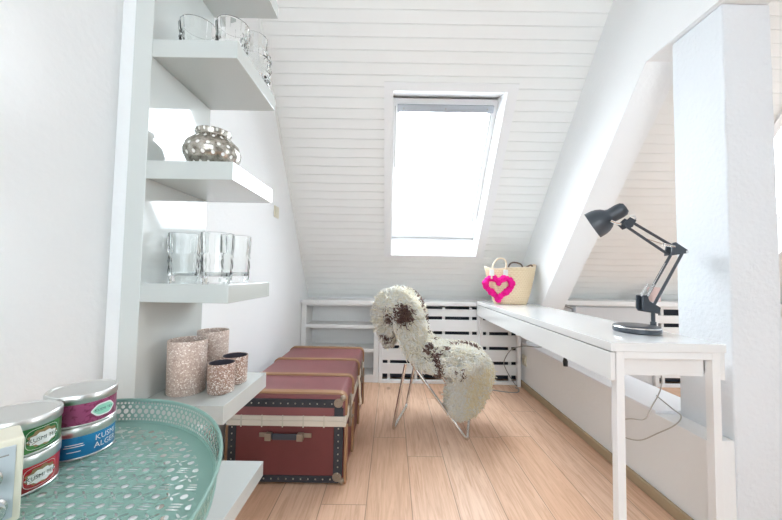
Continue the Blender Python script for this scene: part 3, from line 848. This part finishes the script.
# ------------------------------------------------------------------ desk lamp
def lamp():
    Y = 1.36; s = .951
    def P(x, z, dy=0): return Vector((x*s, Y+dy, .966 + (z-.966)*s))
    bx, bz = 1.030, .7427
    t = thing('desk_lamp', 'dark grey articulated desk lamp on the white desk', 'lamp', (bx, Y, bz))
    MB().lathe([(0,0),(.081,0),(.084,.004),(.084,.020),(.079,.027),(.073,.029),(.02,.031),(0,.031)], 56, (bx, Y, bz)).build('base', 'lamp', t, smooth=True, angle=30)
    MB().lathe([(.0845,.019),(.0855,.0205),(.0845,.0225),(.082,.0245)], 56, (bx, Y, bz)).build('base_rim', 'chrome', t, smooth=True)
    sx = 1.158*s
    st = (sx-.020, Y, bz+.03)
    # move the stem onto the disc
    sx = min(sx, bx+.078); 
    MB().tube([(sx, Y, bz+.028), (sx, Y, bz+.030+.012), (sx, Y, bz+.043), (sx, Y, P(0,.835).z)], [.011, .011, .0075, .0075], 14).build('stem', 'lamp', t, smooth=True)
    pts = [(1.098,.892), (1.118,.893), (1.128,.868), (1.176,.840), (1.170,.812), (1.105,.822), (1.096,.835)]
    for dy in (-.020, .014):
        MB().prism([P(x, z, dy) for x, z in pts], [P(x, z, dy+.006) for x, z in pts]).build('bracket_plate', 'lamp', t, bevel=.0015)
    mb = MB(); 
    mb.tube([P(1.122,.868), P(1.240,1.070)], .0058, 8); mb.build('lower_arm', 'lamp', t, smooth=True)
    mb = MB(); mb.tube([P(1.158,.842), P(1.295,1.085)], .0058, 8); mb.build('lower_arm', 'lamp', t, smooth=True)
    # springs beside the lower arm
    def coil(a, b, r, turns, wr=.0011, name='spring'):
        a, b = Vector(a), Vector(b); d = (b-a); L = d.length; d.normalize(); u = d.orthogonal().normalized(); w = d.cross(u)
        N = turns*8; p = [a + d*L*i/N + (u*math.cos(2*PI*i/8) + w*math.sin(2*PI*i/8))*r for i in range(N+1)]
        MB().tube(p, wr, 5).build(name, 'chrome', t, smooth=True)
    coil(P(1.118,.885,-.014), P(1.150,.942,-.014), .005, 16); coil(P(1.118,.885,.016), P(1.150,.942,.016), .005, 16)
    MB().tube([P(1.150,.942,-.014), P(1.205,1.035,-.012)], .0015, 5).build('spring_wire', 'chrome', t)
    el = [(1.226,1.068), (1.236,1.125), (1.250,1.128), (1.302,1.094), (1.300,1.080)]
    for dy in (-.019, .013):
        MB().prism([P(x, z, dy) for x, z in el], [P(x, z, dy+.005) for x, z in el]).build('elbow_plate', 'lamp', t, bevel=.0015)
    MB().tube([P(1.295,1.086,-.022), P(1.295,1.086,.022)], .006, 10).build('pivot', 'chrome', t, smooth=True)
    MB().tube([P(1.243,1.117), P(1.066,1.220)], .0058, 8).build('upper_arm', 'lamp', t, smooth=True)
    MB().tube([P(1.228,1.076), P(1.050,1.194)], .0058, 8).build('upper_arm', 'lamp', t, smooth=True)
    coil(P(1.244,1.108,-.016), P(1.195,1.118,-.016), .005, 14)
    MB().tube([P(1.195,1.118,-.016), P(1.130,1.140,-.012)], .0015, 5).build('spring_wire', 'chrome', t)
    hp = [(1.078,1.222), (1.050,1.236), (1.018,1.206), (1.040,1.184), (1.060,1.192)]
    for dy in (-.019, .013):
        MB().prism([P(x, z, dy) for x, z in hp], [P(x, z, dy+.005) for x, z in hp]).build('head_plate', 'lamp', t, bevel=.0015)
    MB().tube([P(1.022,1.207), P(.99,1.215), P(.975,1.222)], .0055, 8).build('head_joint', 'chrome', t, smooth=True)
    MB().tube([P(1.052,1.244,-.01), P(1.068,1.24,-.02), P(1.07,1.225,-.024)], .003, 6).build('wing_nut', 'chrome', t, smooth=True)
    # shade: cap at upper end, mouth facing down and away
    top = P(1.048, 1.284); mouth = P(.917, 1.190)
    d = (mouth - top); d.y = .10; L = d.length; d.normalize()
    sh = MB(); L -= .040; prof = [(0,0),(.020,.002),(.029,.012),(.032,.03),(.031,.060),(.034,.070),(.046,.082),(.055,.098),(.060,.115),(.062,L)]
    inn = [(.061,L),(.058,.115),(.052,.098),(.042,.084),(.02,.074),(0,.072)]
    rot = d.to_track_quat('Z', 'Y').to_matrix()
    def place(mb):
        mb.v = [tuple(top + rot @ Vector(p)) for p in mb.v]; return mb
    place(MB().lathe(prof, 40)).build('lamp_shade', 'lamp', t, smooth=True, angle=40)
    place(MB().lathe(inn, 40)).build('reflector', 'lamp_in', t, smooth=True, angle=60)
    place(MB().lathe([(.013,.07),(.014,.08),(.022,.092),(.025,.104),(.02,.116),(.010,.122),(0,.123)], 24)).build('bulb', 'lamp_in', t, smooth=True)
    # cord
    cp = spline([(bx+.083, Y+.02, bz+.008), (bx+.105, Y+.05, bz+.005), (1.150, Y+.10, bz+.004), (1.169, Y+.11, bz-.004), (1.171, 1.44, .65), (1.165, 1.40, .52), (1.140, 1.43, .40), (1.125, 1.45, .345), (1.10, 1.50, .325), (1.08, 1.545, .295), (1.085, 1.585, .235), (1.11, 1.56, .215), (1.135, 1.49, .235), (1.145, 1.40, .31), (1.155, 1.33, .375), (1.20, 1.35, .402), (1.26, 1.46, .3892), (1.32, 1.62, .389)], 8)
    tag(MB().tube(cp, .0024, 7).build('lamp_cord', 'pale_cable', smooth=True), 'thin pale cord dropping from the lamp base and looping under the desk onto the sill', 'cable')
lamp()

# cables
pl = thing('plug_lead', 'black plug hanging on a short lead under the desk drawer', 'plug', (.95, 1.80, .49))
MB().tube(spline([(.90, 2.05, .627), (.92, 1.98, .585), (.95, 1.88, .545), (.965, 1.80, .52)], 8), .0026, 7).build('lead', 'cable', pl, smooth=True)
MB().tube([(.965, 1.80, .522), (.962, 1.79, .505), (.958, 1.78, .480)], [.007, .013, .011], 10).build('plug', 'black_plastic', pl, smooth=True)
tag(MB().tube(spline([(1.168, 2.36, .47), (1.13, 2.48, .43), (1.07, 2.62, .405), (1.02, 2.76, .34), (.995, 2.85, .22), (1.02, 2.875, .15), (1.06, 2.88, .08), (1.10, 2.875, .02), (1.12, 2.86, .006)], 8), .0036, 8).build('power_cord', 'cable', smooth=True),
    'grey cord hanging in a bow in front of the radiator cover', 'cable')
tag(MB().tube(spline([(.76, 2.79, .0045), (.85, 2.77, .0045), (.96, 2.725, .0045), (1.05, 2.715, .0045), (1.09, 2.76, .0045), (1.10, 2.80, .0045), (1.085, 2.83, .0045)], 8), .0038, 8).build('power_cord', 'cable', smooth=True),
    'grey cord lying on the floor below the radiator cover', 'cable')

# ------------------------------------------------------------------ straw basket bag
def bag():
    cx_, cy_, z0 = .968, 2.63, .7425
    t = thing('basket_bag', 'straw basket bag with a magenta pompom heart at the far end of the desk', 'bag', (cx_, cy_, z0))
    n = 64; H = .285
    prof = [(0, .0), (.02, .0), (.15, .0), (.4, .0), (.7, .0), (1, .0)]
    me = bpy.data.meshes.new('basket'); vs = []; fs = []; uv = []
    K = 14
    def ring(k, inner=0):
        f = k/K
        a = .125 + (.208-.125)*(f**.75) - inner; b = .072 + .018*math.sin(f*PI*.6) - .012*f - inner
        z = f*H
        out = []
        for i in range(n):
            th = 2*PI*i/n; c, s_ = math.cos(th), math.sin(th)
            x = a*math.copysign(abs(c)**.8, c); y = b*math.copysign(abs(s_)**.8, s_)
            lift = .022*(abs(c)**3)*f + .006*math.sin(3*th)*f
            out.append((x, y, z + lift + (.012*c*f)))
        return out
    rows = [ring(k) for k in range(K+1)] + [ring(k, .007) for k in range(K, -1, -1)]
    for r in rows: vs += r
    for k in range(len(rows)-1):
        for i in range(n): a = k*n+i; b = k*n+(i+1) % n; fs.append((a, b, b+n, a+n))
    fs.append(tuple(range(n))[::-1]); fs.append(tuple(range((len(rows)-1)*n, len(rows)*n)))
    me.from_pydata(vs, [], fs); ul = me.uv_layers.new(name='UVMap')
    for p in me.polygons:
        base = min(me.loops[l].vertex_index % n for l in p.loop_indices)
        for l in p.loop_indices:
            vi = me.loops[l].vertex_index; i = vi % n
            if base == 0 and i == n-1: i = -1
            ul.data[l].uv = (i/n*.88, vs[vi][2])
    me.materials.append(M['straw']); o = bpy.data.objects.new('basket', me); C.objects.link(o); o.parent = t
    me.polygons.foreach_set('use_smooth', [True]*len(me.polygons))
    rimp = ring(K, .0035)
    MB().tube(rimp, .0055, 8, closed=True).build('rim_braid', 'rope', t, world=False, smooth=True)
    def zrim(x): 
        return min(rimp, key=lambda p: abs(p[0]-x) + (0 if p[1] < 0 else 9))[2]
    # handles
    fy = -.083
    MB().tube(spline([(-.178, fy-.004, .20), (-.176, fy-.005, .27), (-.160, fy, .325), (-.125, fy+.005, .358), (-.085, fy+.005, .362), (-.062, fy, .33), (-.068, fy-.006, .275), (-.070, fy-.006, .20)], 6), .0065, 8).build('rope_handle', 'rope', t, world=False, smooth=True)
    for x in (-.178, -.070):
        MB().box(x-.018, x+.018, fy-.0125, fy-.003, .225, .275).build('handle_patch', 'label_white', t, bevel=.003, world=False)
    by = .062
    MB().tube(spline([(.02, by+.006, .26), (.012, by, .31), (.035, by-.03, .338), (.09, by-.05, .325), (.115, by-.03, .29), (.115, by-.01, .26)], 6), .0062, 8).build('leather_handle', 'brown_leather', t, world=False, smooth=True)
    MB().tube(spline([(.10, by-.02, .27), (.135, by-.05, .298), (.175, by-.05, .318), (.19, by-.05, .30)], 6), .0062, 8).build('leather_handle', 'brown_leather', t, world=False, smooth=True)
    # pompom heart on the front
    hx, hz = -.120, .128
    N = 22; P_ = []
    dense = []
    for i in range(600):
        th = 2*PI*i/600
        x = 16*math.sin(th)**3; z = 13*math.cos(th) - 5*math.cos(2*th) - 2*math.cos(3*th) - math.cos(4*th)
        dense.append((x/16*.098, z/16*.092 + .010))
    L = [0]
    for i in range(600): L.append(L[-1] + math.dist(dense[i], dense[(i+1) % 600]))
    for k in range(N):
        q = L[-1]*k/N; i = max(j for j in range(600) if L[j] <= q); P_.append(dense[i])
    for k, (x, z) in enumerate(P_):
        X, Z = hx + x, hz + z
        f = min(1, max(0, Z/H)); a = .125 + (.208-.125)*(f**.75); b = .072 + .018*math.sin(f*PI*.6) - .012*f
        c = min(1, abs(X)/a); ys = -b*(max(0, 1 - c**2.5))**.4
        r = .0250 + .003*((k*7) % 3 - 1)
        m = MB().sphere((X, min(ys, -.045) - r*.55, Z), r, 14, 10, .09)
        m.build('pompom', 'magenta', t, world=False, smooth=True, angle=180)
bag()

# ------------------------------------------------------------------ folding chair and sheepskin
CH = Vector((.29, 2.15, 0)); FW = Vector((.963, -.27, 0)); WW = Vector((.27, .963, 0))
CH_RZ = math.atan2(-.27, .963)
def chair():
    t = thing('folding_chair', 'tubular chrome folding chair beneath the sheepskin', 'chair', tuple(CH), rz=CH_RZ)
    w = .185; r = .0095
    # rear leg loop
    q = []
    def loop(pts, name):
        MB().tube(pts, r, 10).build(name, 'chrome', t, smooth=True, world=False, angle=60)
    def corner(a, b, c, k=.03, n=5):
        a, b, c = Vector(a), Vector(b), Vector(c); p = b + (a-b).normalized()*k; q = b + (c-b).normalized()*k
        return [p*(1-s)**2 + b*2*s*(1-s) + q*s*s for s in [i/n for i in range(n+1)]]
    z0 = .0105
    A, B, Cc, D = (-.150,-w,.415), (-.225,-w,z0), (-.225,w,z0), (-.150,w,.415)
    loop([A] + corner(A,B,Cc) + corner(B,Cc,D) + [D], 'rear_leg_frame')
    A, B, Cc, D = (-.335,-w,.80), (.222,-w,z0), (.222,w,z0), (-.335,w,.80)
    M1, M2 = (-.09,-w,.425), (-.09,w,.425)
    M1, M2 = (-.11,-w,.42), (-.11,w,.42)
    E1, E2 = (-.285,-w,.80), (-.285,w,.80)
    path = [Vector(E1)] + corner(E1, M1, B, .06) + corner(M1, B, Cc) + corner(B, Cc, M2) + corner(Cc, M2, E2, .06) + [Vector(E2)]
    loop(path, 'front_leg_frame')
    MB().box(-.10, .22, -.18, .18, .418, .438).build('seat', 'white_paint', t, bevel=.008, world=False)
    bk = []
    MB().prism([(-.262,-.172,.60), (-.262,.172,.60), (-.250,.172,.60), (-.250,-.172,.60)], [(-.298,-.172,.805), (-.298,.172,.805), (-.286,.172,.805), (-.286,-.172,.805)]).build('backrest', 'white_paint', t, bevel=.004, world=False)
chair()

BROWN = []   # local patches (u, w, z, radius) of dark wool
def sheepskin():
    t = thing('sheepskin', 'curly cream sheepskin with dark brown patches draped over the chair', 'sheepskin', tuple(CH), rz=CH_RZ)
    # path down the middle: (u, z, half width, side droop, centre shift)
    key = [(-.285,.52,.10,.04,0), (-.325,.60,.17,.12,0), (-.340,.70,.205,.140,0), (-.320,.80,.215,.13,0), (-.245,.835,.215,.12,0), (-.160,.79,.215,.12,0),
           (-.115,.69,.215,.13,0), (-.085,.575,.215,.12,0), (-.03,.505,.215,.125,0), (.05,.483,.215,.125,0), (.16,.485,.215,.12,0), (.250,.470,.21,.09,0), (.280,.400,.18,.04,-.05),
           (.245,.325,.125,.02,-.10), (.215,.250,.110,.01,-.115), (.190,.190,.085,.0,-.12), (.178,.155,.05,.0,-.12)]
    kp = np.array(key)
    def samp(s):
        f = s*(len(kp)-1); i = min(int(f), len(kp)-2); u = f-i
        a = kp[max(i-1, 0)]; b = kp[i]; c = kp[i+1]; d = kp[min(i+2, len(kp)-1)]
        return .5*((2*b) + (c-a)*u + (2*a-5*b+4*c-d)*u*u + (3*b-a-3*c+d)*u**3)
    def surf(s, v):
        k = samp(s); k2 = samp(min(1, s+.01)); k1 = samp(max(0, s-.01))
        tu, tz = k2[0]-k1[0], k2[1]-k1[1]; l = math.hypot(tu, tz) + 1e-9
        nu, nz = -tz/l, tu/l                    # left of travel: outward (up on the seat)
        nrm_out = Vector((nu, 0, nz))
        dr = k[3]*(max(0, abs(v)-.55)/.45)**1.7
        wob = .012*math.sin(9*s + 4*v) + .008*math.sin(17*s - 5*v)
        # the hanging leg of the skin twists round the front corner of the seat
        f = min(1, max(0, (s-.68)/.16)); an = math.radians(62)*f*f*(3-2*f)
        ca, sa = math.cos(an), math.sin(an)
        nrm_out = Vector((nrm_out.x*ca, -nrm_out.x*sa, nrm_out.z))
        e_ = v*k[2] - math.copysign(dr*.25, v)
        p = Vector((k[0] + e_*sa, k[4] + e_*ca, k[1])) - nrm_out*dr + Vector((wob*.3, 0, 0))
        return p, nrm_out
    NS, NV = 72, 22
    T = .014
    vs = []; fs = []
    for side in (1, 0):
        for i in range(NS+1):
            for j in range(NV+1):
                p, nn = surf(i/NS, -1 + 2*j/NV); vs.append(p + nn*(T if side else 0))
    S = (NS+1)*(NV+1); ix = lambda a, i, j: a*S + i*(NV+1) + j
    for i in range(NS):
        for j in range(NV):
            fs.append((ix(0,i,j), ix(0,i+1,j), ix(0,i+1,j+1), ix(0,i,j+1))); fs.append((ix(1,i,j), ix(1,i,j+1), ix(1,i+1,j+1), ix(1,i+1,j)))
        for j in (0, NV):
            fs.append((ix(0,i,j), ix(0,i+1,j), ix(1,i+1,j), ix(1,i,j)))
    for j in range(NV):
        for i in (0, NS): fs.append((ix(0,i,j), ix(0,i,j+1), ix(1,i,j+1), ix(1,i,j)))
    # curls
    patches = BROWN
    CREAM = [hexc(253, 249, 238), hexc(254, 252, 246), hexc(252, 246, 230), hexc(254, 254, 250)]
    DARK = [hexc(128, 100, 92), hexc(142, 114, 104), hexc(112, 86, 80), hexc(158, 132, 120)]
    def colour(p):
        for (u, w, z, r) in patches:
            d = math.sqrt((p.x-u)**2 + (p.y-w)**2 + (p.z-z)**2)
            if d < r*(.8 + .4*random.random()): return random.choice(DARK)
        c = random.choice(CREAM)
        if p.u_yellow: c = hexc(253, 243, 216) if random.random() < .6 else c
        return c
    class Pt: pass
    cols = []
    def colour_at(p):
        q = Pt(); q.x, q.y, q.z = p.x, p.y, p.z; q.u_yellow = (p.x > .2 and p.z < .40)
        return colour(q)
    for v in vs: cols.append(colour_at(v))
    base_n = len(vs)
    tv = [tuple(v) for v in vs]; tf = list(fs)
    def tuft(p, d, L, r, col, curl):
        """a lock of wool: tapering, bent five-sided tube"""
        side = d.orthogonal().normalized(); a = random.uniform(0, 2*PI)
        e1 = (Matrix.Rotation(a, 3, d) @ side); e2 = d.cross(e1)
        k0 = len(tv); K = 5; m = 5; ph = random.uniform(0, 2*PI)
        for k in range(K+1):
            f = k/K
            c = p + d*L*f*(1-.2*f) + (e1*math.cos(ph + 5.5*f) + e2*math.sin(ph + 5.5*f))*curl*f + Vector((0,0,-.010*f*f*L/.05))
            rr = r*(1.0 - .72*f**1.6)
            for j in range(m):
                th = 2*PI*j/m; tv.append(tuple(c + (e1*math.cos(th) + e2*math.sin(th))*rr)); cols.append(col)
        for k in range(K):
            for j in range(m):
                A = k0+k*m+j; B = k0+k*m+(j+1) % m; tf.append((A, B, B+m, A+m))
        tf.append(tuple(k0+K*m+j for j in range(m)))
    N = 19500
    for it in range(N):
        s = random.random() if random.random() < .82 else random.uniform(.70, 1); v = random.uniform(-1, 1)
        edge = random.random()
        if edge < .26: v = math.copysign(random.uniform(.92, 1.0), v)
        if edge > .96: s = random.choice((random.uniform(0, .02), random.uniform(.98, 1)))
        if it > 16500: s = random.uniform(.71, 1); v = random.uniform(-1, 1)
        p, nn = surf(s, v)
        tang = surf(min(1, s+.02), v)[0] - surf(max(0, s-.02), v)[0]; tang.normalize()
        out = nn.copy(); flip = s > .70 and random.random() < .4
        if flip: out = -out
        if abs(v) > .7: out += Vector((0, math.copysign(1, v), 0))*(1 if s < .7 else .3)*((abs(v)-.7)/.3)*1.2 + Vector((0,0,-.25))
        if s < .02: out -= tang*.8
        if s > .96: out += tang*.9
        out += Vector((random.gauss(0,.30), random.gauss(0,.30), random.gauss(0,.30))) + tang*.25
        out.normalize()
        L = random.uniform(.034, .066)*(1.2 if .10 < s < .36 else 1)
        p2 = p if flip else p + nn*T*random.uniform(.3, 1)
        tuft(p2, out, L, random.uniform(.0046, .0078), colour_at(p), random.uniform(.010, .020))
    me = bpy.data.meshes.new('fleece'); me.from_pydata(tv, [], tf)
    ca = me.color_attributes.new('wool', 'FLOAT_COLOR', 'POINT')
    buf = np.ones((len(tv), 4), dtype=np.float32); buf[:, :3] = np.array(cols, dtype=np.float32); ca.data.foreach_set('color', buf.ravel())
    me.materials.append(M['wool']); me.polygons.foreach_set('use_smooth', [True]*len(me.polygons))
    o = bpy.data.objects.new('fleece', me); C.objects.link(o); o.parent = t
BROWN += [(-.19,-.18,.71,.058), (-.15,.10,.81,.05), (-.13,.03,.75,.045), (-.09,.10,.67,.045), (-.07,.06,.59,.04), (-.30,-.18,.587,.038), (-.275,-.12,.56,.034),
          (-.03,-.15,.50,.040), (.02,-.17,.46,.034), (.05,-.20,.42,.036), (.05,-.20,.375,.028), (.09,-.13,.508,.032), (.13,.02,.51,.040), (.18,.07,.507,.042), (.24,.05,.504,.040),
          (.29,0,.482,.036), (.165,-.22,.39,.038), (.18,-.21,.35,.024), (-.02,.05,.52,.03), (-.24,.05,.85,.035)]
sheepskin()

# ------------------------------------------------------------------ daylight
w = bpy.data.worlds.new('overcast_sky'); bpy.context.scene.world = w; w.use_nodes = True
bg = w.node_tree.nodes['Background']; bg.inputs[0].default_value = (.84, .93, 1, 1)
# bright overcast, brightest high up beyond the skylight
tc = w.node_tree.nodes.new('ShaderNodeTexCoord'); dt = w.node_tree.nodes.new('ShaderNodeVectorMath'); dt.operation = 'DOT_PRODUCT'; dt.inputs[1].default_value = (0, .78, .62)
mr = w.node_tree.nodes.new('ShaderNodeMapRange'); mr.interpolation_type = 'SMOOTHSTEP'
for k, v in zip((1, 2, 3, 4), (-.1, .9, 3.2, 9.0)): mr.inputs[k].default_value = v
w.node_tree.links.new(tc.outputs['Generated'], dt.inputs[0]); w.node_tree.links.new(dt.outputs['Value'], mr.inputs[0]); w.node_tree.links.new(mr.outputs[0], bg.inputs[1])
def portal(name, loc, rot, sx, sy):
    l = bpy.data.lights.new(name, 'AREA'); l.shape = 'RECTANGLE'; l.size = sx; l.size_y = sy; l.cycles.is_portal = True
    o = bpy.data.objects.new(name, l); C.objects.link(o); o.location = loc; o.rotation_euler = rot
sl_ang = math.atan2(CB, 1)
for nm, h in (('skylight_portal', SK1), ('far_skylight_portal', SK2)):
    ym = (h[2]+h[3])/2; c = Vector(((h[0]+h[1])/2, ym, cz(ym))) + NRM*.24
    portal(nm, c, (-NRM).to_track_quat('-Z', 'Y').to_euler(), h[1]-h[0]+.05, (h[3]-h[2])*SL+.05)
portal('back_fill_portal', ((WB[0]+WB[1])/2, YB-.11, (WB[2]+WB[3])/2), (PI/2, 0, PI), WB[1]-WB[0], WB[3]-WB[2])
portal('side_fill_portal', (XR+.13, (WR[0]+WR[1])/2, (WR[2]+WR[3])/2), (PI/2, 0, PI/2), WR[1]-WR[0], WR[3]-WR[2])

# ------------------------------------------------------------------ camera
f, cx, cy, yaw, pitch, roll, Hc = 322.0355, 391.9746, 259.8848, .0006, .0448, .0163, .9661
cam = bpy.data.cameras.new('camera'); co = bpy.data.objects.new('camera', cam); C.objects.link(co)
cam.sensor_fit = 'HORIZONTAL'; cam.sensor_width = 36; cam.lens = f/782*36; cam.clip_start = .02
cam.shift_x = -(cx-391)/782; cam.shift_y = (cy-260)/782
cp_, sp_ = math.cos(pitch), math.sin(pitch); F = Vector((math.sin(yaw)*cp_, math.cos(yaw)*cp_, sp_))
R0 = Vector((math.cos(yaw), -math.sin(yaw), 0)); U0 = R0.cross(F)
R = R0*math.cos(roll) + U0*math.sin(roll); U = U0*math.cos(roll) - R0*math.sin(roll)
co.matrix_world = Matrix(((R.x, U.x, -F.x, 0), (R.y, U.y, -F.y, 0), (R.z, U.z, -F.z, Hc), (0,0,0,1)))
sc = bpy.context.scene; sc.camera = co
vs = sc.view_settings; vs.view_transform = 'Standard'; vs.look = 'None'; vs.gamma = 1; vs.use_curve_mapping = False; vs.exposure = 1.08
